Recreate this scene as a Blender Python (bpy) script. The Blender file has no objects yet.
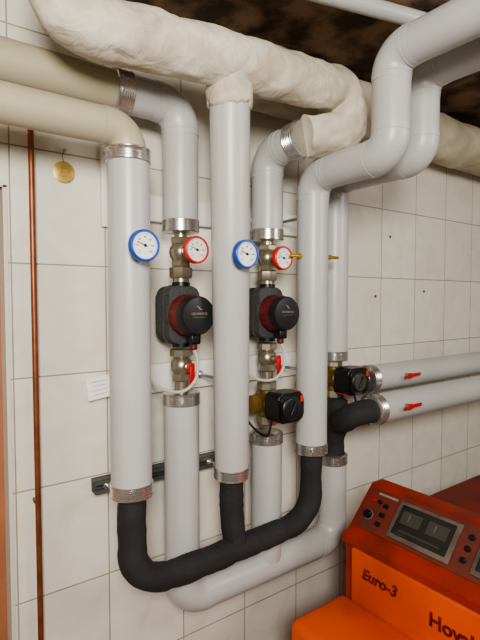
import bpy, bmesh, math, random
from mathutils import Vector, Matrix, noise
random.seed(4)
V = Vector

# ------------------------------------------------------------------ materials
def lin(c):
    return tuple(((x/255)/12.92 if x/255 <= .04045 else ((x/255+.055)/1.055)**2.4) for x in c) + (1,)

def mat(name, col, rough=.5, metal=0, var=.0, vscale=6, bump=0, bscale=60, col2=None, spec=.5, detail=4, lo=.38, hi=.66, bdist=.004, dist=0):
    m = bpy.data.materials.new(name); m.use_nodes = True
    nt = m.node_tree; b = nt.nodes['Principled BSDF']
    b.inputs['Roughness'].default_value = rough
    b.inputs['Metallic'].default_value = metal
    b.inputs['Specular IOR Level'].default_value = spec
    tc = nt.nodes.new('ShaderNodeTexCoord')
    c1 = lin(col)
    c2 = lin(col2) if col2 else tuple(x*(1-var) for x in c1[:3]) + (1,)
    n = nt.nodes.new('ShaderNodeTexNoise'); n.inputs['Scale'].default_value = vscale
    n.inputs['Detail'].default_value = detail; n.inputs['Distortion'].default_value = dist
    nt.links.new(tc.outputs['Object'], n.inputs['Vector'])
    r = nt.nodes.new('ShaderNodeValToRGB')
    r.color_ramp.elements[0].position = lo; r.color_ramp.elements[1].position = hi
    r.color_ramp.elements[0].color = c1; r.color_ramp.elements[1].color = c2
    nt.links.new(n.outputs['Fac'], r.inputs['Fac'])
    nt.links.new(r.outputs['Color'], b.inputs['Base Color'])
    if bump:
        n2 = nt.nodes.new('ShaderNodeTexNoise'); n2.inputs['Scale'].default_value = bscale
        n2.inputs['Detail'].default_value = 6; n2.inputs['Distortion'].default_value = dist
        nt.links.new(tc.outputs['Object'], n2.inputs['Vector'])
        bp = nt.nodes.new('ShaderNodeBump'); bp.inputs['Strength'].default_value = bump
        bp.inputs['Distance'].default_value = bdist
        nt.links.new(n2.outputs['Fac'], bp.inputs['Height'])
        nt.links.new(bp.outputs['Normal'], b.inputs['Normal'])
    return m

def tile_mat():
    m = bpy.data.materials.new('wall_tiles'); m.use_nodes = True
    nt = m.node_tree; b = nt.nodes['Principled BSDF']; L = nt.links.new
    tc = nt.nodes.new('ShaderNodeTexCoord')
    sp = nt.nodes.new('ShaderNodeSeparateXYZ'); L(tc.outputs['Object'], sp.inputs[0])
    ax = nt.nodes.new('ShaderNodeMath'); ax.operation = 'ADD'; L(sp.outputs['X'], ax.inputs[0]); ax.inputs[1].default_value = -.417+.207*20
    az = nt.nodes.new('ShaderNodeMath'); az.operation = 'ADD'; L(sp.outputs['Z'], az.inputs[0]); az.inputs[1].default_value = -.077+.25*4
    cb = nt.nodes.new('ShaderNodeCombineXYZ'); L(ax.outputs[0], cb.inputs['X']); L(az.outputs[0], cb.inputs['Y'])
    br = nt.nodes.new('ShaderNodeTexBrick'); br.offset = 0; br.squash = 1
    br.inputs['Scale'].default_value = 1; br.inputs['Brick Width'].default_value = .207
    br.inputs['Row Height'].default_value = .25; br.inputs['Mortar Size'].default_value = .0021
    br.inputs['Mortar Smooth'].default_value = .5
    br.inputs['Color1'].default_value = lin((224, 220, 209)); br.inputs['Color2'].default_value = lin((217, 212, 200))
    br.inputs['Mortar'].default_value = lin((158, 150, 134))
    L(cb.outputs[0], br.inputs['Vector'])
    n = nt.nodes.new('ShaderNodeTexNoise'); n.inputs['Scale'].default_value = 9; n.inputs['Detail'].default_value = 7
    n.inputs['Distortion'].default_value = 1.5
    L(tc.outputs['Object'], n.inputs['Vector'])
    r = nt.nodes.new('ShaderNodeValToRGB'); r.color_ramp.elements[0].color = (1, 1, 1, 1)
    r.color_ramp.elements[0].position = .42; r.color_ramp.elements[1].position = .80
    r.color_ramp.elements[1].color = (.91, .885, .84, 1)
    L(n.outputs['Fac'], r.inputs['Fac'])
    mx = nt.nodes.new('ShaderNodeMix'); mx.data_type = 'RGBA'; mx.blend_type = 'MULTIPLY'
    mx.inputs['Factor'].default_value = 1
    L(br.outputs['Color'], mx.inputs['A']); L(r.outputs['Color'], mx.inputs['B'])
    L(mx.outputs['Result'], b.inputs['Base Color'])
    b.inputs['Roughness'].default_value = .24
    bp = nt.nodes.new('ShaderNodeBump'); bp.inputs['Strength'].default_value = .5; bp.inputs['Distance'].default_value = .0015
    inv = nt.nodes.new('ShaderNodeMath'); inv.operation = 'SUBTRACT'; inv.inputs[0].default_value = 1
    L(br.outputs['Fac'], inv.inputs[1]); L(inv.outputs[0], bp.inputs['Height'])
    L(bp.outputs['Normal'], b.inputs['Normal'])
    return m

M_TILE = tile_mat()
M_GREY = mat('grey_pvc_jacket', (187, 187, 185), .36, var=.06, vscale=5)
M_CREAM = mat('aged_cream_jacket', (178, 169, 144), .45, var=.10, vscale=7)
M_PLASTER = mat('painted_cloth_wrap', (214, 207, 191), .85, vscale=9, col2=(180, 168, 144), bump=.9, bscale=24, detail=9, bdist=.007, dist=.8)
M_PLASTERD = mat('darker_cloth_wrap', (204, 194, 172), .85, vscale=9, col2=(172, 159, 134), bump=.8, bscale=22, detail=9, bdist=.006, dist=.6)  # same cloth wrap in a darker tone, for the pipe along the wall
M_STEEL = mat('collar_steel', (206, 204, 201), .26, .9, var=.10, vscale=30)
M_NICKEL = mat('nickel_brass', (176, 168, 148), .33, .85, var=.2, vscale=25)
M_BRASS = mat('dull_brass', (166, 134, 76), .45, .75, var=.3, vscale=25)
M_YBRASS = mat('bright_brass', (206, 162, 60), .35, .7, var=.2, vscale=25)
M_FOAM = mat('black_foam', (44, 44, 46), .85, var=.3, vscale=14, bump=.5, bscale=90)
M_BLACK = mat('black_plastic', (20, 20, 22), .35)
M_CHAR = mat('charcoal_plastic', (30, 29, 32), .4)
M_DKGREY = mat('dark_grey_shell', (76, 74, 75), .8, vscale=160, col2=(62, 60, 62), bump=.15, bscale=260)
M_DKRED = mat('dark_red_motor', (100, 26, 29), .45, var=.15)
M_RED = mat('red_lever', (186, 26, 30), .4)
M_ORED = mat('orange_red_trim', (206, 56, 34), .45)
M_BLUE = mat('blue_plastic', (22, 72, 170), .35)
M_REDP = mat('red_plastic', (196, 52, 40), .35)
M_WHITE = mat('white_face', (235, 235, 232), .5)
M_PALE = mat('pale_dial', (176, 172, 164), .45)
M_INK = mat('black_ink', (25, 25, 28), .6)
M_CABLE = mat('pale_cable', (188, 186, 178), .5)
M_COPPER = mat('copper', (150, 92, 62), .42, .6, var=.3, vscale=30)
M_RAILW = mat('white_painted_steel', (230, 228, 222), .5, var=.05)
M_RAILD = mat('galvanised_rail', (106, 106, 104), .5, .4, var=.3, vscale=20)
M_BOILRED = mat('boiler_red_enamel', (158, 46, 28), .5, vscale=9, col2=(112, 38, 26), detail=9)
M_PANELRED = mat('panel_dark_red', (130, 52, 38), .65, vscale=14, col2=(98, 48, 38), detail=9)
M_DUSTRED = mat('dusty_red_cover', (134, 48, 36), .7, vscale=12, col2=(104, 54, 44), detail=8)
M_ORANGE = mat('boiler_orange_enamel', (222, 88, 36), .45, vscale=6, col2=(184, 70, 30), detail=10, lo=.42, hi=.75)
M_BEZEL = mat('grey_frame', (112, 98, 88), .6, vscale=22, col2=(84, 70, 62), detail=8)
M_GLASS = mat('instrument_glass', (44, 42, 39), .25)
M_DIM = mat('dim_scale', (70, 67, 61), .4)
M_SILVERP = mat('silver_print', (150, 138, 126), .4, var=.2, vscale=50)
M_MAROON = mat('maroon_print', (88, 20, 12), .5, vscale=60, col2=(124, 34, 16), detail=6)
M_CEIL = mat('sooty_ceiling', (146, 118, 94), .9, vscale=11, col2=(70, 54, 43), bump=1, bscale=16, bdist=.012, detail=9, lo=.40, hi=.60)
M_PLAIN = mat('plain_paint', (206, 201, 190), .8, var=.08, vscale=3)
M_FLOOR = mat('concrete_floor', (120, 114, 106), .85, var=.25, vscale=4, bump=.4)
M_DOOR = mat('brown_door', (164, 108, 74), .6, var=.2, vscale=6)
M_GOLD = mat('brass_tag', (206, 174, 100), .4, .6, var=.35, vscale=70)

# ------------------------------------------------------------------ building helpers
COL = bpy.context.scene.collection

def thing(name, loc, label, category, group=None):
    e = bpy.data.objects.new(name, None); e.empty_display_size = .03
    e.location = loc; COL.objects.link(e)
    e['label'] = label; e['category'] = category
    if group: e['group'] = group
    return e

def finish(name, bm, m, parent, label=None, angle=35, smooth=True):
    bmesh.ops.recalc_face_normals(bm, faces=bm.faces)
    me = bpy.data.meshes.new(name); bm.to_mesh(me); bm.free()
    return finish_me(name, me, m, parent, label, angle, smooth)

def root_loc(p):
    o = V((0, 0, 0))
    while p is not None:
        o += p.location; p = p.parent
    return o

def finish_me(name, me, m, parent, label=None, angle=35, smooth=True):
    if parent is not None:
        me.transform(Matrix.Translation(-root_loc(parent)))
    if smooth:
        me.polygons.foreach_set('use_smooth', [True]*len(me.polygons))
        me.set_sharp_from_angle(angle=math.radians(angle))
    ob = bpy.data.objects.new(name, me); COL.objects.link(ob)
    me.materials.append(m)
    if parent is not None: ob.parent = parent
    if label: ob['label'] = label
    return ob

def frame(d):
    d = V(d).normalized()
    a = V((0, 0, 1)) if abs(d.z) < .9 else V((1, 0, 0))
    u = a.cross(d).normalized(); return u, d.cross(u).normalized(), d

def add_lathe(bm, origin, axis, profile, nseg=48, flute=0):
    u, w, d = frame(axis); o = V(origin); rings = []
    for (r, t) in profile:
        rg = []
        for i in range(nseg):
            a = 2*math.pi*(i+.5)/nseg
            rr = r + (flute if (i % 2 and flute) else 0)
            rg.append(bm.verts.new(o + d*t + (u*math.cos(a)+w*math.sin(a))*max(rr, 1e-5)))
        rings.append(rg)
    for a, b in zip(rings[:-1], rings[1:]):
        for i in range(nseg):
            bm.faces.new((a[i], a[(i+1) % nseg], b[(i+1) % nseg], b[i]))
    bm.faces.new(rings[0]); bm.faces.new(rings[-1])

def lathe(name, origin, axis, profile, m, parent, nseg=48, flute=0, label=None, angle=35):
    bm = bmesh.new(); add_lathe(bm, origin, axis, profile, nseg, flute)
    return finish(name, bm, m, parent, label, angle)

def add_sweep(bm, pts, r, nseg=36, lump=0, lscale=8):
    pts = [V(p) for p in pts]; n = len(pts)
    rad = r if isinstance(r, (list, tuple)) else [r]*n
    lm = lump if isinstance(lump, (list, tuple)) else [lump]*n
    tang = []
    for i in range(n):
        a = pts[max(i-1, 0)]; b = pts[min(i+1, n-1)]; tang.append((b-a).normalized())
    u, w, d = frame(tang[0]); rings = []
    for i in range(n):
        t = tang[i]; u = (u - t*u.dot(t)).normalized(); w = t.cross(u)
        rg = []
        for k in range(nseg):
            a = 2*math.pi*k/nseg
            dirv = u*math.cos(a)+w*math.sin(a)
            p = pts[i] + dirv*rad[i]
            if lm[i]: p = p + dirv*lm[i]*noise.noise(p*lscale) + dirv*lm[i]*.4*noise.noise(p*lscale*3.3)
            rg.append(bm.verts.new(p))
        rings.append(rg)
    for a, b in zip(rings[:-1], rings[1:]):
        for i in range(nseg):
            bm.faces.new((a[i], a[(i+1) % nseg], b[(i+1) % nseg], b[i]))
    bm.faces.new(rings[0]); bm.faces.new(rings[-1])

def sweep(name, pts, r, m, parent, nseg=36, lump=0, lscale=8, label=None, angle=40):
    bm = bmesh.new(); add_sweep(bm, pts, r, nseg, lump, lscale)
    return finish(name, bm, m, parent, label, angle)

def add_box(bm, c, s, bevel=0, segs=3, M=None):
    g = bmesh.ops.create_cube(bm, size=1)
    vs = g['verts']
    for v in vs: v.co = V((v.co.x*s[0], v.co.y*s[1], v.co.z*s[2]))
    if bevel:
        es = list({e for v in vs for e in v.link_edges})
        rb = bmesh.ops.bevel(bm, geom=es, offset=bevel, segments=segs, affect='EDGES', profile=.5)
        vs = list({v for f in rb['faces'] for v in f.verts} | {v for v in vs if v.is_valid})
    T = Matrix.Translation(V(c)) @ (M.to_4x4() if M is not None else Matrix.Identity(4))
    bmesh.ops.transform(bm, matrix=T, verts=vs)

def box(name, c, s, m, parent, bevel=0, segs=3, M=None, label=None, angle=35):
    bm = bmesh.new(); add_box(bm, c, s, bevel, segs, M)
    return finish(name, bm, m, parent, label, angle)

def add_prism(bm, poly, y0, y1, bevel=0):
    a = [bm.verts.new((x, y0, z)) for x, z in poly]; b = [bm.verts.new((x, y1, z)) for x, z in poly]
    fs = []
    for i in range(len(poly)): fs.append(bm.faces.new((a[i], a[(i+1) % len(poly)], b[(i+1) % len(poly)], b[i])))
    fs.append(bm.faces.new(a)); fs.append(bm.faces.new(b))
    if bevel:
        es = list({e for f in fs for e in f.edges})
        bmesh.ops.bevel(bm, geom=es, offset=bevel, segments=3, affect='EDGES', profile=.5)

def rnd_poly(x, z, w, h, c, n=6):
    o = []
    for cx, cz, a0 in ((w-c, h-c, 0), (-w+c, h-c, 90), (-w+c, -h+c, 180), (w-c, -h+c, 270)):
        for i in range(n+1):
            a = math.radians(a0+90*i/n); o.append((x+cx+c*math.cos(a), z+cz+c*math.sin(a)))
    return o

def route(points, R):
    P = [V(p) for p in points]; out = []; cur = P[0]
    Rs = R if isinstance(R, (list, tuple)) else [R]*(len(P)-2)
    for i in range(1, len(P)-1):
        d1 = (P[i]-P[i-1]).normalized(); d2 = (P[i+1]-P[i]).normalized()
        th = d1.angle(d2); Ri = Rs[i-1]; t = Ri*math.tan(th/2)
        n = (d2 - d1*d1.dot(d2)).normalized()
        a = P[i]-d1*t
        out.append(('s', [cur, a]))
        arc = [a + d1*Ri*math.sin(f) + n*Ri*(1-math.cos(f)) for f in [th*k/16 for k in range(17)]]
        out.append(('e', arc)); cur = arc[-1]
    out.append(('s', [cur, P[-1]])); return out

def flat(points, R, step=None):
    o = []
    for k, p in route(points, R):
        if k == 's' and step:
            n = max(1, int((p[1]-p[0]).length/step)); p = [p[0].lerp(p[1], i/n) for i in range(n+1)]
        for q in p:
            if not o or (q-o[-1]).length > 1e-5: o.append(q)
    return o

def spline(pts, n=10):
    P = [V(p) for p in pts]; P = [P[0]*2-P[1]] + P + [P[-1]*2-P[-2]]; o = []
    for i in range(1, len(P)-2):
        for k in range(n):
            t = k/n; a, b, c, d = P[i-1], P[i], P[i+1], P[i+2]
            o.append(.5*((2*b)+(c-a)*t+(2*a-5*b+4*c-d)*t*t+(3*b-a-3*c+d)*t**3))
    o.append(P[-2]); return o

def jacket(parent, points, r, R, mats, seams=True):
    segs = route(points, R)
    for i, (k, p) in enumerate(segs):
        m = mats[i] if isinstance(mats, (list, tuple)) else mats
        if k == 's':
            if (p[1]-p[0]).length > .004: sweep('pipe_jacket', p, r, m, parent)
        else:
            d0 = (p[1]-p[0]).normalized(); d1 = (p[-1]-p[-2]).normalized()
            q = [p[0]-d0*.014] + p + [p[-1]+d1*.014]
            bm = bmesh.new(); add_sweep(bm, q, r+.0012, 40)
            if seams:
                for s in (0, 16):
                    j = s+1; dd = (q[min(j+1, len(q)-1)]-q[j-1]).normalized()
                    add_lathe(bm, q[j]-dd*.002, dd, [(r+.0008, 0), (r+.0020, .0008), (r+.0020, .0032), (r+.0008, .004)], 40)
            finish('elbow_jacket', bm, m, parent)

def collar(parent, p, d, r, rin=None, L=.029):
    rin = rin or r*.55
    prof = [(r*.9, 0), (r+.0012, 0), (r+.0026, .0015), (r+.0026, .0035)]
    k = .005
    while k < L-.008:
        prof += [(r+.0012, k), (r+.0012, k+.002), (r+.0022, k+.003), (r+.0022, k+.0042)]; k += .0052
    prof += [(r+.0012, L-.005), (r+.0026, L-.0035), (r+.0026, L-.0015), (r+.001, L), (rin, L+.0015)]
    lathe('end_collar', p, d, prof, M_STEEL, parent, nseg=72, label='ridged shiny steel end collar', angle=40)

def text_bm(bm, s, size, M, depth=.0004, shear=0, align='CENTER', bold=0):
    cu = bpy.data.curves.new('t', 'FONT'); cu.body = s; cu.size = size; cu.extrude = depth
    cu.align_x = align; cu.align_y = 'CENTER'; cu.shear = shear; cu.resolution_u = 3; cu.offset = bold
    ob = bpy.data.objects.new('t', cu); COL.objects.link(ob)
    dg = bpy.context.evaluated_depsgraph_get(); dg.update()
    me = bpy.data.meshes.new_from_object(ob.evaluated_get(dg))
    bpy.data.objects.remove(ob); me.transform(M)
    bm.from_mesh(me); bpy.data.meshes.remove(me)

def lettering(s, size, M, m, parent, name='lettering', **k):
    bm = bmesh.new(); text_bm(bm, s, size, M, **k)
    me = bpy.data.meshes.new(name); bm.to_mesh(me); bm.free()
    return finish_me(name, me, m, parent, smooth=False)

def axes(o, x, y, z):
    return Matrix(((x[0], y[0], z[0], o[0]), (x[1], y[1], z[1], o[1]), (x[2], y[2], z[2], o[2]), (0, 0, 0, 1)))

def facing_out(o):
    return axes(o, (1, 0, 0), (0, 0, 1), (0, -1, 0))

def duplicate(src, delta, label=None):
    def rec(o, par):
        c = o.copy(); COL.objects.link(c)
        if par is not None: c.parent = par
        for ch in [x for x in list(bpy.data.objects) if x.parent == o]: rec(ch, c)
        return c
    n = rec(src, None); n.location = src.location + V(delta)
    if label: n['label'] = label
    return n

# ------------------------------------------------------------------ room shell
X0, X1, Y0, CEIL = -.8, 3.0, -2.4, 2.205
def shell(name, boxes, m):
    bm = bmesh.new()
    for c, s in boxes: add_box(bm, c, s)
    o = finish(name, bm, m, None, smooth=False); o['kind'] = 'structure'; return o
def bb(x0, x1, y0, y1, z0, z1): return (((x0+x1)/2, (y0+y1)/2, (z0+z1)/2), (x1-x0, y1-y0, z1-z0))
DX, DZ = .198, 1.735
shell('wall_back', [bb(DX, X1, 0, .1, 0, CEIL), bb(X0, DX, 0, .1, DZ, CEIL), bb(X0, -.6, 0, .1, 0, DZ)], M_TILE)
shell('wall_left', [bb(X0-.1, X0, Y0, .1, 0, CEIL)], M_PLAIN)
shell('wall_right', [bb(X1, X1+.1, Y0, .1, 0, CEIL)], M_PLAIN)
shell('wall_front', [bb(X0, X1, Y0-.1, Y0, 0, CEIL)], M_PLAIN)
shell('floor', [bb(X0-.1, X1+.1, Y0-.1, .1, -.1, 0)], M_FLOOR)
shell('ceiling', [bb(X0-.1, X1+.1, Y0-.1, .1, CEIL, CEIL+.1)], M_CEIL)
shell('door_1', [bb(-.6, DX, .045, .085, 0, DZ)], M_DOOR)
shell('trim_1', [bb(DX-.003, DX+.005, -.005, .05, 0, DZ+.004), bb(-.6, DX+.005, -.005, .05, DZ, DZ+.008)], M_PLAIN)
for k, (x, z) in enumerate(((1.42, 1.51), (1.72, 1.53), (1.50, 1.73))):
    t = thing('wall_plug', (x, 0, z), 'small dark empty plug in a drilled hole in the tiles', 'wall plug', 'empty wall plugs in the tiles')
    lathe('plug_rim', (x, 0, z), (0, -1, 0), [(.0055, 0), (.0055, .0012), (.003, .0014), (.003, .0004)], M_DKGREY, t, 16)

# ------------------------------------------------------------------ mounting rails
def rail(x0, x1, z, h, m, label, studs, flatbar=False):
    t = thing('mounting_rail', (x0, -.001, z), label, 'mounting rail')
    bm = bmesh.new()
    if flatbar:
        add_box(bm, ((x0+x1)/2, -.011, z), (x1-x0, .020, h), .002, 2)
    else:
        add_box(bm, ((x0+x1)/2, -.004, z), (x1-x0, .006, h))
        add_box(bm, ((x0+x1)/2, -.018, z+h/2-.002), (x1-x0, .028, .004))
        add_box(bm, ((x0+x1)/2, -.018, z-h/2+.002), (x1-x0, .028, .004))
        add_box(bm, ((x0+x1)/2, -.031, z+h/2-.005), (x1-x0, .003, .010))
        add_box(bm, ((x0+x1)/2, -.031, z-h/2+.005), (x1-x0, .003, .010))
    finish('channel', bm, m, t)
    if not flatbar:
        bm = bmesh.new()
        for k in range(int((x1-x0)/.045)):
            add_box(bm, (x0+.025+.045*k, -.0072, z), (.026, .001, .010))
        finish('slots', bm, M_INK, t, 'dark elongated slots')
    for x, y in studs:
        lathe('threaded_stud', (x, -.006, z), (0, -1, 0), [(.005, 0), (.005, y)], M_STEEL, t, nseg=12)
        lathe('nut', (x, -.020, z), (0, -1, 0), [(.011, 0), (.011, .012)], M_STEEL, t, nseg=6)
    return t
rail(.375, .735, 1.058, .032, M_RAILD, 'slotted grey steel channel rail on the tiled wall behind pipes', [(.405, .125), (.571, .045), (.69, .12)])
rail(.43, 1.22, 1.30, .072, M_RAILW, 'white painted steel bar behind the pump valves', [(.66, .12), (.935, .125)], True)
rail(.45, 1.24, 1.725, .064, M_RAILW, 'white painted steel bar behind the upper pipes', [(.571, .05), (.841, .05), (.935, .125)], True)
t = thing('upright_bracket', (.425, -.001, 1.68), 'white painted steel upright strip on the tiles beside a pipe', 'bracket')
box('plate', (.418, -.007, 1.77), (.026, .014, .20), M_RAILW, t, .002)
lathe('screw_head', (.412, -.013, 1.84), (0, -1, 0), [(.005, 0), (.004, .003)], M_STEEL, t, 12)

# ------------------------------------------------------------------ insulated pipes
RG = .0430; RF = .0305
YF, YB = -.17, -.09
# line 1
t = thing('insulated_pipe', (.405, YF, 1.07), 'grey jacketed pipe with cream elbow and blue dial', 'pipe')
jacket(t, [(X0, YF, 1.848), (.405, YF, 1.848), (.405, YF, 1.80)], .036, .045, M_CREAM, False)
sweep('pipe_jacket', [(.405, YF, 1.80), (.405, YF, 1.085)], RG, M_GREY, t)
collar(t, (.405, YF, 1.780), (0, 0, 1), RG+.0005, RG*.7, .028)
collar(t, (.405, YF, 1.112), (0, 0, -1), RG, RF)
# line 2 upper
X2 = .571; Z2 = 1.957
t = thing('insulated_pipe', (X2, YB, 1.655), 'grey elbowed pipe above a pump, cream beyond its collar', 'pipe')
jacket(t, [(.42, YB, Z2), (X2, YB, Z2), (X2, YB, 1.672)], RG, .056, M_GREY)
sweep('pipe_jacket', [(X0, YB, Z2), (.418, YB, Z2)], RG-.001, M_CREAM, t, label='aged cream pipe jacket')
collar(t, (.440, YB, Z2), (-1, 0, 0), RG+.0025, RG*.8, .038)
collar(t, (X2, YB, 1.689), (0, 0, -1), RG, .018)
# line 3 (slightly leaning)
P3a, P3b = V((.608, -.245, 1.985)), V((.672, -.160, 1.075))
d3 = (P3b-P3a).normalized()
t = thing('insulated_pipe', tuple(P3b), 'grey jacketed pipe leaning out to join the big wrapped pipe', 'pipe')
sweep('pipe_jacket', [P3a, P3b], [RG+.002, RG-.001], M_GREY, t)
collar(t, P3b - d3*.016, d3, RG-.001, RF)
bm = bmesh.new()
NS = 48; u, w, d = frame(d3); rings = []
for k in range(14):
    rg = []
    for i in range(NS):
        a = 2*math.pi*i/NS
        ragged = 1 + .40*noise.noise(V((math.cos(a)*2.8, math.sin(a)*2.8, 3)))
        dv = u*math.cos(a)+w*math.sin(a); p = P3a + d*(.018+.048*k/13*ragged)
        rad = .0505 + .0045*noise.noise((p+dv*.05)*38)
        if k == 13: rad = .0452
        rg.append(bm.verts.new(p + dv*rad))
    rings.append(rg)
for a_, b_ in zip(rings[:-1], rings[1:]):
    for i in range(NS): bm.faces.new((a_[i], a_[(i+1) % NS], b_[(i+1) % NS], b_[i]))
finish('plaster_cuff', bm, M_PLASTER, t, 'ragged cream plaster cuff', 80)
# line 4 upper
X4 = .841
t = thing('insulated_pipe', (X4, YB, 1.655), 'short grey jacketed pipe bending outward to a wrapped elbow', 'pipe')
jacket(t, [(X4, YB, 1.672), (X4, YB, 1.893), (X4+.008, -.205, 1.905)], RG, .056, M_GREY)
collar(t, (X4, YB, 1.689), (0, 0, -1), RG, .018)
collar(t, (X4+.007, -.185, 1.903), (.06, -1, .09), RG+.001, RG*.8, .034)
# line 5
X5 = .935
t = thing('insulated_pipe', (X5, YF, 1.06), 'grey jacketed pipe turning out from the wall, up and out again', 'pipe')
jacket(t, [(X5, YF, 1.075), (X5, YF, 1.833), (X5, -.42, 1.833), (X5, -.42, 2.055), (X5, Y0, 2.055)], RG, [.055, .048, .048], M_GREY)
collar(t, (X5, YF, 1.104), (0, 0, -1), RG, RF)
for sx, y0 in ((-1, YF), (1, YF-.018)):
    lathe('sensor_pocket', (X5+sx*(RG-.006), y0, 1.615), (sx, 0, 0), [(.007, 0), (.007, .014), (.0045, .015), (.0045, .042), (.003, .046)], M_YBRASS, t, 12, label='brass sensor pocket')
# line 6 upper
X6 = 1.108
t = thing('insulated_pipe', (X6, YB, 1.305), 'grey jacketed pipe rising close to the wall then stepping outward', 'pipe')
jacket(t, [(X6, YB, 1.325), (X6, YB, 1.862), (X6, -.385, 1.862), (X6, -.385, 2.07), (X6, Y0, 2.07)], RG-.001, .048, M_GREY)
collar(t, (X6, YB, 1.340), (0, 0, -1), RG-.001, .018)
# gray lower manifold
t = thing('insulated_pipe', (X2, YB, .70), 'grey jacketed U-shaped manifold pipe hanging below the pumps', 'pipe')
ZG = .751
jacket(t, [(X2, YB, 1.255), (X2, YB, ZG), (X6, YB, ZG), (X6, YB, 1.0)], RG, .058, M_GREY)
sweep('pipe_jacket', [(X4, YB, 1.115), (X4, YB, ZG+.02)], RG-.001, M_GREY, t)
collar(t, (X2, YB, 1.243), (0, 0, 1), RG, .02)
collar(t, (X4, YB, 1.101), (0, 0, 1), RG, .02)
collar(t, (X6, YB, .988), (0, 0, 1), RG, .03)
# black foam U
ZB = .885
t = thing('foam_covered_pipe', (.405, YF, .85), 'black foam covered U-shaped pipe under the grey pipes', 'pipe')
base = flat([(.405, YF, 1.08), (.405, YF, ZB-.006), (X5, YF, ZB+.006), (X5, YF, 1.075)], .078, .008)
base = [p + V((0, 0, -.007*math.sin(math.pi*min(1, max(0, (p.x-.405)/(X5-.405)))))) + V((.002*noise.noise(p*9), .002*noise.noise(p*7+V((4, 4, 4))), .004*noise.noise(p*6))) for p in base]
br = [RF + .0015*noise.noise(p*25) for p in base]
nb = len(base)
for fr in (.30, .50, .70):
    j = int(nb*fr); br[j] -= .0020; br[j+1] -= .001; br[j-1] -= .001
sweep('foam_sleeve', base, br, M_FOAM, t, lump=.003, lscale=18, angle=60)
sweep('foam_sleeve', spline([P3b+V((0, 0, .01)), (.672, -.160, 1.0), (.673, -.163, .95), (.676, -.166, .91), (.682, YF, .882)]), RF-.001, M_FOAM, t, lump=.003, lscale=24)
# right hand pipes
YU, ZU = -.13, 1.246
YL, ZL = -.21, 1.172
def lever(parent, x, y, z):
    lathe('lever_stem', (x, y, z), (0, -1, 0), [(.008, 0), (.008, .014), (.005, .015), (.005, .020)], M_NICKEL, parent, 16)
    bm = bmesh.new()
    add_box(bm, (x-.002, y-.019, z), (.020, .005, .018), .002)
    add_box(bm, (x+.028, y-.021, z+.002), (.048, .004, .011), .0015)
    add_box(bm, (x-.020, y-.021, z-.001), (.022, .004, .009), .0015)
    finish('lever_handle', bm, M_RED, parent, 'red lever handle')
t = thing('insulated_pipe', (1.205, YU, ZU), 'grey jacketed horizontal pipe leaving the mixing valve with red lever', 'pipe')
sweep('pipe_jacket', [(1.225, YU, ZU), (X1, YU, ZU)], RG-.001, M_GREY, t)
collar(t, (1.240, YU, ZU), (-1, 0, 0), RG-.001, .02)
lever(t, 1.365, YU-RG+.004, ZU+.004)
t = thing('insulated_pipe', (1.15, YL, ZL), 'lower grey jacketed horizontal pipe with red lever beside the foam elbow', 'pipe')
sweep('pipe_jacket', [(1.155, YL, ZL), (X1, YL, ZL)], RG+.0015, M_GREY, t)
collar(t, (1.168, YL, ZL), (-1, 0, 0), RG+.0015, .03)
lever(t, 1.25, YL-RG+.003, ZL+.006)
t = thing('foam_covered_pipe', (X6, YB, 1.0), 'short black foam covered pipe elbow below the mixing valve', 'pipe')
sweep('foam_sleeve', spline([(X6, YB, 1.015), (X6-.002, YB-.004, 1.07), (X6-.012, YB-.03, 1.12), (X6-.035, YB-.085, 1.148), (X6-.02, -.20, ZL-.006), (1.145, YL, ZL)]), RF+.004, M_FOAM, t, lump=.005, lscale=24)
lathe('foam_valve_box', (X6-.004, YB-.010, 1.105), (0, 0, 1), [(.030, 0), (.040, .006), (.041, .04), (.040, .082), (.030, .090)], M_FOAM, t, 10, label='bulky black foam valve cover')

# big wrapped pipes
t = thing('wrapped_pipe', (.238, -.25, CEIL), 'thick cream cloth-wrapped heating pipe hanging under the ceiling', 'pipe')
main = flat([(.238, -.25, CEIL), (.238, -.25, 1.985), (.90, -.25, 2.032)], .075, .010)
tail = flat([(.90, -.25, 2.032), (.982, -.25, 2.036), (.960, -.262, 1.925), (.855, -.222, 1.908)], [.048, .045], .010)
pts = main + tail[1:]
n = len(pts); m0 = len(main)
rr = [.056 if i < m0 else .056-.004*(i-m0)/(n-m0) for i in range(n)]
ll = [.006 if i < m0-6 else .010 for i in range(n)]
sweep('cloth_wrap', pts, rr, M_PLASTER, t, nseg=90, lump=ll, lscale=14, angle=80)
t = thing('wrapped_pipe', (.74, -.092, 2.1), 'very thick cream cloth-wrapped pipe running along top of wall', 'pipe')
sweep('cloth_wrap', [(.74+i*.02, -.092, 2.092) for i in range(112)], [.05, .07, .078]+[.083]*109, M_PLASTERD, t, nseg=72, lump=.006, lscale=10, angle=80)
# ceiling conduit
t = thing('conduit_pipe', (.2, -.3, 2.2), 'thin grey conduit running straight below the dark ceiling', 'pipe')
def cy(x): return -.355-(x-.866)*.255
sweep('tube', [(.3, cy(.3), 2.180), (3.0, cy(3.0), 2.180)], .019, M_GREY, t, 20)
for x in (.5, 1.5, 2.3):
    box('conduit_clip', (x, cy(x), 2.188), (.016, .05, .034), M_RAILW, t, .003)

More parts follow.
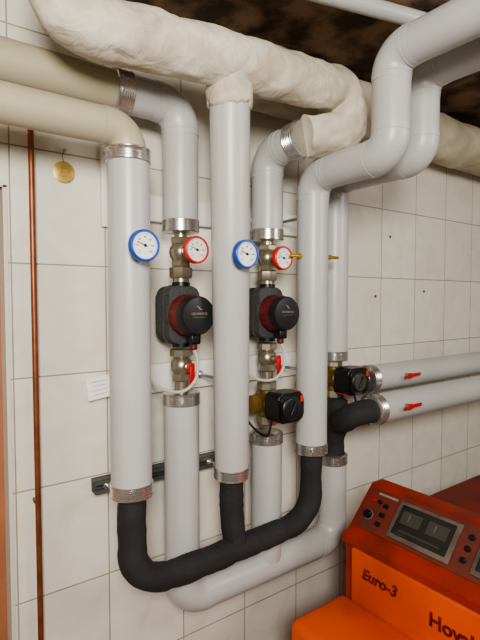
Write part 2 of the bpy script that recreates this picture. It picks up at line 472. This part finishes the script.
# ------------------------------------------------------------------ copper pipe + tag
t = thing('copper_pipe', (.252, -.02, 0), 'thin vertical copper pipe clipped to the tiled wall', 'pipe')
sweep('tube', flat([(.252, -.02, 0), (.249, -.02, 1.90), (.249, 0, 1.90)], .012), .0062, M_COPPER, t, 16)
for z in (.55, 1.055):
    box('pipe_clip', (.250, -.008, z), (.014, .016, .010), M_COPPER, t, .002)
t = thing('brass_tag', (.322, -.004, 1.80), 'round brass tag hanging from a nail on the tiles', 'tag')
lathe('tag_disc', (.322, -.002, 1.785), (0, -1, 0), [(.023, 0), (.024, .001), (.024, .002), (.021, .003)], M_GOLD, t, 40)
lathe('nail', (.322, 0, 1.832), (0, -1, 0), [(.0015, 0), (.0015, .01), (.004, .0105), (.004, .012)], M_STEEL, t, 12)
sweep('string', spline([(.322, -.008, 1.832), (.319, -.004, 1.82), (.322, -.004, 1.807)]), .0007, M_INK, t, 6)
bm = bmesh.new()
for k in range(3): add_box(bm, (.322, -.0051, 1.793-.009*k), (.022-.006*(k % 2), .0004, .0011))
finish('worn_engraving', bm, M_BRASS, t)
t = thing('paper_label', (.392, -.02, 1.27), 'small white printed paper label tilted at the end of rail', 'label')
TR = Matrix.Rotation(math.radians(-7), 3, 'Y')
LX, LZ = .388, 1.293
box('card', (LX, -.0235, LZ), (.056, .0012, .052), M_WHITE, t, M=TR)
box('backing_tab', (LX+.012, -.0115, LZ), (.050, .022, .018), M_RAILW, t, .002, M=TR)
bm = bmesh.new()
for k in range(4): add_box(bm, (LX+.0012*k, -.0244, LZ+.015-.010*k), (.038-.008*(k % 2), .0004, .0013), M=TR)
finish('printed_lines', bm, M_SILVERP, t)

# ------------------------------------------------------------------ dial thermometers
def dial(x, y, z, m, back, label):
    t = thing('dial_thermometer', (x, y, z), label, 'thermometer', 'dial thermometers on the pipes')
    s = .92
    lathe('stem', (x, back, z), (0, -1, 0), [(.010, 0), (.010, (back-y)-.004)], M_BLACK, t, 20)
    lathe('bezel', (x, y+.006, z), (0, -1, 0), [(r*s, q) for r, q in [(.026, 0), (.033, .002), (.0345, .005), (.0345, .014), (.0335, .017), (.032, .018), (.0292, .018), (.0285, .013)]], m, t, 72)
    lathe('face', (x, y-.006, z), (0, -1, 0), [(.0285*s, 0), (.0285*s, .0025)], M_WHITE, t, 48)
    bm = bmesh.new()
    yf = y-.0090
    for k in range(25):
        a = math.radians(225-270*k/24); L = .0045 if k % 4 == 0 else .0025
        add_box(bm, (x+math.cos(a)*(.0245-L/2), yf, z+math.sin(a)*(.0245-L/2)), (L, .0005, .0007), M=Matrix.Rotation(-a, 3, 'Y'))
    for k in range(7):
        a = math.radians(225-45*k)
        text_bm(bm, str(20*k), .0052, facing_out((x+math.cos(a)*.0162, yf, z+math.sin(a)*.0162)), .0002)
    me = bpy.data.meshes.new('scale_marks'); bm.to_mesh(me); bm.free(); finish_me('scale_marks', me, M_INK, t, smooth=False)
    bm = bmesh.new(); a = math.radians(158)
    add_box(bm, (x+math.cos(a)*.006, yf-.001, z+math.sin(a)*.006), (.024, .0007, .0015), M=Matrix.Rotation(-a, 3, 'Y'))
    add_lathe(bm, (x, yf, z), (0, -1, 0), [(.003, 0), (.003, .002)], 16)
    finish('needle', bm, M_INK, t)
    return t
dial(.405, -.238, 1.605, M_BLUE, YF-RG+.004, 'blue-rimmed round dial thermometer on the first grey pipe')
dial(.630, -.270, 1.598, M_BLUE, -.235, 'blue-rimmed round dial thermometer on the leaning grey pipe')
dial(X2, -.158, 1.613, M_REDP, -.130, 'red-rimmed round dial thermometer above a pump')
dial(X4, -.150, 1.608, M_REDP, -.130, 'red-rimmed round dial thermometer above a pump')

# ------------------------------------------------------------------ valves
def upper_valve(x):
    t = thing('shut_off_valve', (x, YB, 1.535), 'nickel-plated shut-off valve between pipe and pump', 'valve', 'valves above the pumps')
    lathe('pipe_stub', (x, YB, 1.665), (0, 0, -1), [(.016, 0), (.016, .022)], M_NICKEL, t, 24)
    lathe('hex_end', (x, YB, 1.648), (0, 0, -1), [(.024, 0), (.026, .002), (.026, .014), (.024, .016)], M_NICKEL, t, 6)
    lathe('valve_body', (x, YB, 1.633), (0, 0, -1), [(.020, 0), (.026, .008), (.029, .020), (.026, .032), (.020, .042)], M_NICKEL, t, 32)
    lathe('bonnet', (x, YB, 1.613), (0, -1, 0), [(.014, .015), (.014, .030), (.010, .032), (.010, .040)], M_NICKEL, t, 20)
    lathe('hex_end', (x, YB, 1.592), (0, 0, -1), [(.023, 0), (.025, .002), (.025, .012), (.023, .014)], M_NICKEL, t, 6)
    lathe('union_nut', (x, YB, 1.578), (0, 0, -1), [(.024, 0), (.028, .003), (.028, .024), (.025, .028)], M_NICKEL, t, 8)
    lathe('pipe_stub', (x, YB, 1.551), (0, 0, -1), [(.02, 0), (.02, .010)], M_NICKEL, t, 24)
    return t
def lower_valve(x):
    t = thing('ball_valve', (x, YB, 1.27), 'nickel-plated ball valve with red lever below a pump', 'valve', 'ball valves below the pumps')
    lathe('union_nut', (x, YB, 1.380), (0, 0, -1), [(.024, 0), (.028, .003), (.028, .018), (.025, .020)], M_NICKEL, t, 8)
    lathe('valve_body', (x, YB, 1.363), (0, 0, -1), [(.018, 0), (.018, .006), (.025, .014), (.027, .026), (.025, .038), (.018, .046)], M_NICKEL, t, 32)
    lathe('hex_end', (x, YB, 1.319), (0, 0, -1), [(.023, 0), (.025, .002), (.025, .016), (.023, .018)], M_NICKEL, t, 6)
    lathe('pipe_stub', (x, YB, 1.302), (0, 0, -1), [(.017, 0), (.017, .034)], M_NICKEL, t, 24)
    lathe('lever_stem', (x, YB, 1.337), (0, -1, 0), [(.010, .02), (.010, .036), (.006, .038), (.006, .046)], M_NICKEL, t, 16)
    bm = bmesh.new()
    add_box(bm, (x, YB-.046, 1.337), (.020, .005, .022), .002)
    add_box(bm, (x+.001, YB-.050, 1.318), (.014, .005, .046), .002)
    finish('lever_handle', bm, M_RED, t, 'red lever handle')
    return t
for x in (X2, X4): upper_valve(x); lower_valve(x)

# ------------------------------------------------------------------ pumps
def pump(x):
    z = 1.462
    t = thing('circulation_pump', (x, YB, z-.075), 'black and dark red electronic circulation pump in grey shell', 'pump', 'circulation pumps')
    bm = bmesh.new()
    add_prism(bm, rnd_poly(x, z, .043, .070, .026), -.038, -.110, .005)
    add_prism(bm, rnd_poly(x, z, .0455, .0725, .028), -.076, -.084)
    add_lathe(bm, (x, -.098, z), (0, -1, 0), [(.048, 0), (.048, .012), (.045, .016)], 48)
    finish('insulation_shell', bm, M_DKGREY, t)
    lathe('motor_housing', (x, -.110, z), (0, -1, 0), [(.044, 0), (.0485, .004), (.0485, .038), (.0465, .044)], M_DKRED, t, 64, label='dark red motor housing')
    bm = bmesh.new()
    for k in range(18):
        a = 2*math.pi*k/18
        add_box(bm, (x+math.cos(a)*.0482, -.131, z+math.sin(a)*.0482), (.003, .028, .004), .001, 2, Matrix.Rotation(-a, 3, 'Y'))
    finish('cooling_ribs', bm, M_DKRED, t)
    lathe('control_head', (x, -.152, z), (0, -1, 0), [(.0475, 0), (.0465, .004), (.045, .018), (.0415, .023), (.039, .0235)], M_CHAR, t, 64, label='charcoal round control head')
    lettering('GRUNDFOS', .0078, facing_out((x, -.1760, z+.004)), M_SILVERP, t)
    bm = bmesh.new()
    add_box(bm, (x-.002, -.1758, z+.020), (.009, .0006, .0018), M=Matrix.Rotation(.4, 3, 'Y'))
    add_box(bm, (x+.003, -.1758, z+.015), (.009, .0006, .0018), M=Matrix.Rotation(.4, 3, 'Y'))
    add_box(bm, (x, -.1758, z-.004), (.034, .0006, .0006))
    finish('emblem', bm, M_SILVERP, t)
    bm = bmesh.new()
    add_box(bm, (x+.004, -.142, z-.056), (.026, .028, .024), .004)
    finish('plug', bm, M_BLACK, t)
    lathe('cable_gland', (x+.004, -.142, z-.067), (0, 0, -1), [(.009, 0), (.009, .012), (.006, .015)], M_DKRED, t, 16)
    for s, zz in ((1, z+.068), (-1, z-.068)):
        lathe('pump_port', (x, YB, zz), (0, 0, s), [(.022, 0), (.022, .010)], M_BLACK, t, 24)
    c = spline([(x+.004, -.142, z-.078), (x+.010, -.150, z-.105), (x+.004, -.152, z-.150), (x-.028, -.147, z-.176), (x-.058, -.110, z-.174), (x-.072, -.050, z-.152), (x-.070, -.024, z-.138)], 10)
    sweep('power_cable', c, .0038, M_CABLE, t, 12, label='pale grey power cable')
    return t
p1 = pump(X2)
duplicate(p1, (X4-X2, 0, 0))

# ------------------------------------------------------------------ mixing valves with actuators
def mixer(x, z, dial_mat, label):
    t = thing('mixing_valve', (x, YB, z-.06), label, 'valve', 'motorised mixing valves')
    bm = bmesh.new()
    add_lathe(bm, (x, YB, z+.055), (0, 0, -1), [(.020, 0), (.020, .11)], 24)
    add_lathe(bm, (x-.045, YB, z), (1, 0, 0), [(.018, 0), (.018, .09)], 24)
    add_lathe(bm, (x, YB+.030, z), (0, -1, 0), [(.028, 0), (.031, .004), (.031, .055), (.026, .062)], 32)
    finish('valve_body', bm, M_BRASS, t)
    for s in (1, -1):
        lathe('union_nut', (x, YB, z+s*.036), (0, 0, s), [(.025, 0), (.028, .002), (.028, .022), (.024, .026)], M_NICKEL, t, 8)
    lathe('port_nut', (x-.034, YB, z), (-1, 0, 0), [(.024, 0), (.026, .002), (.026, .018), (.022, .020)], M_BRASS, t, 8)
    bm = bmesh.new()
    add_prism(bm, rnd_poly(x+.008, z, .045, .040, .018), -.126, -.182, .004)
    add_prism(bm, rnd_poly(x+.008, z, .040, .035, .016), -.180, -.188, .002)
    ac = finish('actuator', bm, M_BLACK, t, 'rounded black motor actuator')
    def sub(o): o.parent = ac; return o
    sub(box('trim_cap', (x+.044, -.152, z+.030), (.016, .044, .018), M_ORED, t, .003, label='orange-red corner cap'))
    sub(box('trim_cap', (x-.004, -.150, z-.037), (.050, .040, .008), M_ORED, t, .003, label='orange-red lower trim'))
    sub(lathe('knob', (x+.002, -.186, z), (0, -1, 0), [(.031, 0), (.031, .005), (.028, .008), (.0245, .009)], M_CHAR, t, 40, label='large round charcoal adjusting knob'))
    sub(lathe('knob_face', (x+.002, -.194, z), (0, -1, 0), [(.0245, 0), (.0245, .0016), (.023, .002)], dial_mat, t, 40))
    sub(box('knob_grip', (x+.002, -.199, z), (.007, .006, .040), M_CHAR, t, .002, M=Matrix.Rotation(.5, 3, 'Y')))
    sub(box('indicator_patch', (x+.040, -.1885, z+.022), (.010, .001, .016), M_ORED, t))
    return t
mixer(X4, 1.213, M_CHAR, 'brass mixing valve with black motor actuator and dark knob')
mixer(X6, 1.256, M_DIM, 'brass mixing valve with black motor actuator and paler dial')
t = thing('pipe_nipple', (1.15, -.10, 1.25), 'short nickel pipe fitting linking mixing valve and grey pipe', 'pipe fitting')
sweep('tube', spline([(X6+.045, YB, 1.256), (X6+.07, -.10, 1.254), (1.20, -.125, 1.248), (1.226, YU, ZU)]), .019, M_NICKEL, t, 24)
t = thing('cable', (.80, -.04, 1.1), 'thin black cable hanging between actuator and wall rail', 'cable')
sweep('cord', spline([(.80, -.16, 1.18), (.79, -.15, 1.14), (.77, -.10, 1.17), (.765, -.05, 1.25), (.765, -.0225, 1.29)]), .003, M_BLACK, t, 10)
t = thing('cable', (1.2, -.04, 1.2), 'thin black cable looping below the second actuator', 'cable')
sweep('cord', spline([(1.12, -.16, 1.222), (1.13, -.16, 1.18), (1.17, -.10, 1.13), (1.20, -.05, 1.16), (1.20, -.0225, 1.28)]), .003, M_BLACK, t, 10)

# ------------------------------------------------------------------ boiler
t = thing('boiler', (1.36, -.6, 0), 'orange and red enamelled heating boiler with sloping control panel', 'boiler')
YA, YZ = -.25, -.95
xf = .985
def bx(name, x0, x1, y0, y1, z0, z1, m, bevel=0, label=None, parent=None):
    c, s = bb(x0, x1, y0, y1, z0, z1); return box(name, c, s, m, parent or t, bevel, label=label)
bx('plinth', xf+.03, 1.72, YZ+.02, YA-.02, 0, .06, M_BLACK)
bx('casing', xf, 1.75, YZ, YA, .06, .862, M_BOILRED, .008, 'red enamelled casing')
bx('front_door', xf-.014, xf, YZ+.01, YA-.034, .10, .842, M_ORANGE, .006, 'orange front door')
bx('top_cover', 1.16, 1.745, YZ+.005, YA-.005, .862, .874, M_DUSTRED, .004, 'dusty dark red top cover')
prof = [(xf-.008, .844), (xf-.008, .862), (1.008, .878), (1.098, .972), (1.104, .975), (1.150, .975), (1.155, .970), (1.155, .844)]
bm = bmesh.new(); add_prism(bm, prof, YA+.002, YZ-.002)
cp = finish('control_panel', bm, M_BOILRED, t, 'sloping red control panel', angle=30)
A = V((1.008, 0, .878)); tt = (V((1.098, 0, .972))-A).normalized(); nn = V((-tt.z, 0, tt.x))
def pm(y, s, o=0):
    p = A + tt*s + nn*o; return axes((p.x, y, p.z), (0, -1, 0), tt, nn)
def pbox(name, y, s, w, h, d, m, bevel=0, o=0, label=None):
    bm = bmesh.new(); add_box(bm, (0, 0, d/2), (w, h, d), bevel, 2); bmesh.ops.transform(bm, matrix=pm(y, s, o), verts=bm.verts)
    ob = finish(name, bm, m, t, label); ob.parent = cp; return ob
def pround(name, y, s, r, d, m, o=0, label=None):
    bm = bmesh.new(); add_lathe(bm, (0, 0, 0), (0, 0, 1), [(r, 0), (r, d*.8), (r*.85, d)], 32); bmesh.ops.transform(bm, matrix=pm(y, s, o), verts=bm.verts)
    ob = finish(name, bm, m, t, label); ob.parent = cp; return ob
SM = .065
pbox('fascia', -.60, SM, .68, .118, .003, M_PANELRED, .001, 0, 'dusty dark red fascia')
pround('knob_ring', -.288, .046, .014, .002, M_BEZEL, .003)
pround('knob', -.288, .046, .011, .012, M_BLACK, .003)
pround('indicator_light', -.283, .088, .006, .006, M_RED, .003)
pround('push_button', -.304, .090, .006, .006, M_BLACK, .003)
for k in range(3):
    pbox('rocker_switch', -.326, .032+.026*k, .014, .012, .006, M_BLACK, .002, .003)
pbox('label_plate', -.318, .112, .06, .006, .001, M_SILVERP, 0, .003)
pbox('label_plate', -.302, .017, .045, .005, .001, M_DIM, 0, .003)
pbox('instrument_bezel', -.446, SM, .172, .102, .006, M_BEZEL, .004, .003, 'wide worn grey instrument frame')
pbox('instrument_glass', -.446, SM+.001, .148, .080, .003, M_GLASS, .002, .008, 'dark instrument window')
for yy in (-.410, -.482):
    pbox('scale_plate', yy, SM+.010, .054, .034, .001, M_DIM, 0, .0108)
    pbox('gauge_needle', yy+.006, SM+.012, .0010, .020, .0006, M_SILVERP, 0, .0118)
pbox('gauge_strip', -.446, SM-.026, .11, .004, .001, M_DIM, 0, .0108)
for k in range(3): pround('push_button', -.558, SM+.030-.028*k, .007, .006, M_BLACK, .003)
pbox('instrument_bezel', -.655, SM, .150, .096, .006, M_BEZEL, .004, .003)
pbox('instrument_glass', -.655, SM+.001, .128, .074, .003, M_GLASS, .002, .008, 'dark instrument window')
def front_text(o): return axes(o, (0, -1, 0), (0, 0, 1), (-1, 0, 0))
fd = [o for o in bpy.data.objects if o.name == 'front_door'][0]
for s, size, y, z, sh in (('Euro-3', .038, -.322, .789, .25), ('Hoval', .045, -.514, .774, .0)):
    o = lettering(s, size, front_text((xf-.0145, y, z)), M_MAROON, t, align='LEFT', shear=sh, bold=.0014, depth=.0006); o.parent = fd
bm = bmesh.new(); add_box(bm, (.880, -.51, .385), (.20, .52, .64), .022, 5)
finish('burner_hood', bm, M_ORANGE, t, 'orange burner hood')
bx('hood_base', .80, .97, -.75, -.27, 0, .07, M_BLACK)

# ------------------------------------------------------------------ lights
def area(loc, target, size, power, col):
    l = bpy.data.lights.new('lamp_or_fill', 'AREA'); l.energy = power; l.size = size; l.color = col; l.shape = 'DISK'
    o = bpy.data.objects.new('room_or_fill_light', l); COL.objects.link(o); o.location = loc
    o.rotation_euler = (V(target)-V(loc)).to_track_quat('-Z', 'Y').to_euler(); return o
area((-.30, -1.70, 1.93), (.7, 0, 1.5), .5, 38, (1, .97, .905))
area((1.7, -1.9, 2.0), (1.5, -.2, 1.3), .6, 12, (1, .955, .88))  # added fill that brightens the right side, no fixture of the room
w = bpy.data.worlds.new('World'); bpy.context.scene.world = w; w.use_nodes = True
w.node_tree.nodes['Background'].inputs[0].default_value = (.8, .78, .74, 1)
w.node_tree.nodes['Background'].inputs[1].default_value = .2
try:
    bpy.context.scene.view_settings.look = 'AgX - Medium High Contrast'
except Exception as ex:
    print(ex)

# ------------------------------------------------------------------ camera
cd = bpy.data.cameras.new('camera'); cam = bpy.data.objects.new('camera', cd); COL.objects.link(cam)
cd.lens = 27; cd.sensor_width = 36; cd.clip_start = .02
cam.location = (0, -1.12, 1.5)
cam.rotation_euler = (math.radians(87.5), 0, math.radians(-36))
bpy.context.scene.camera = cam
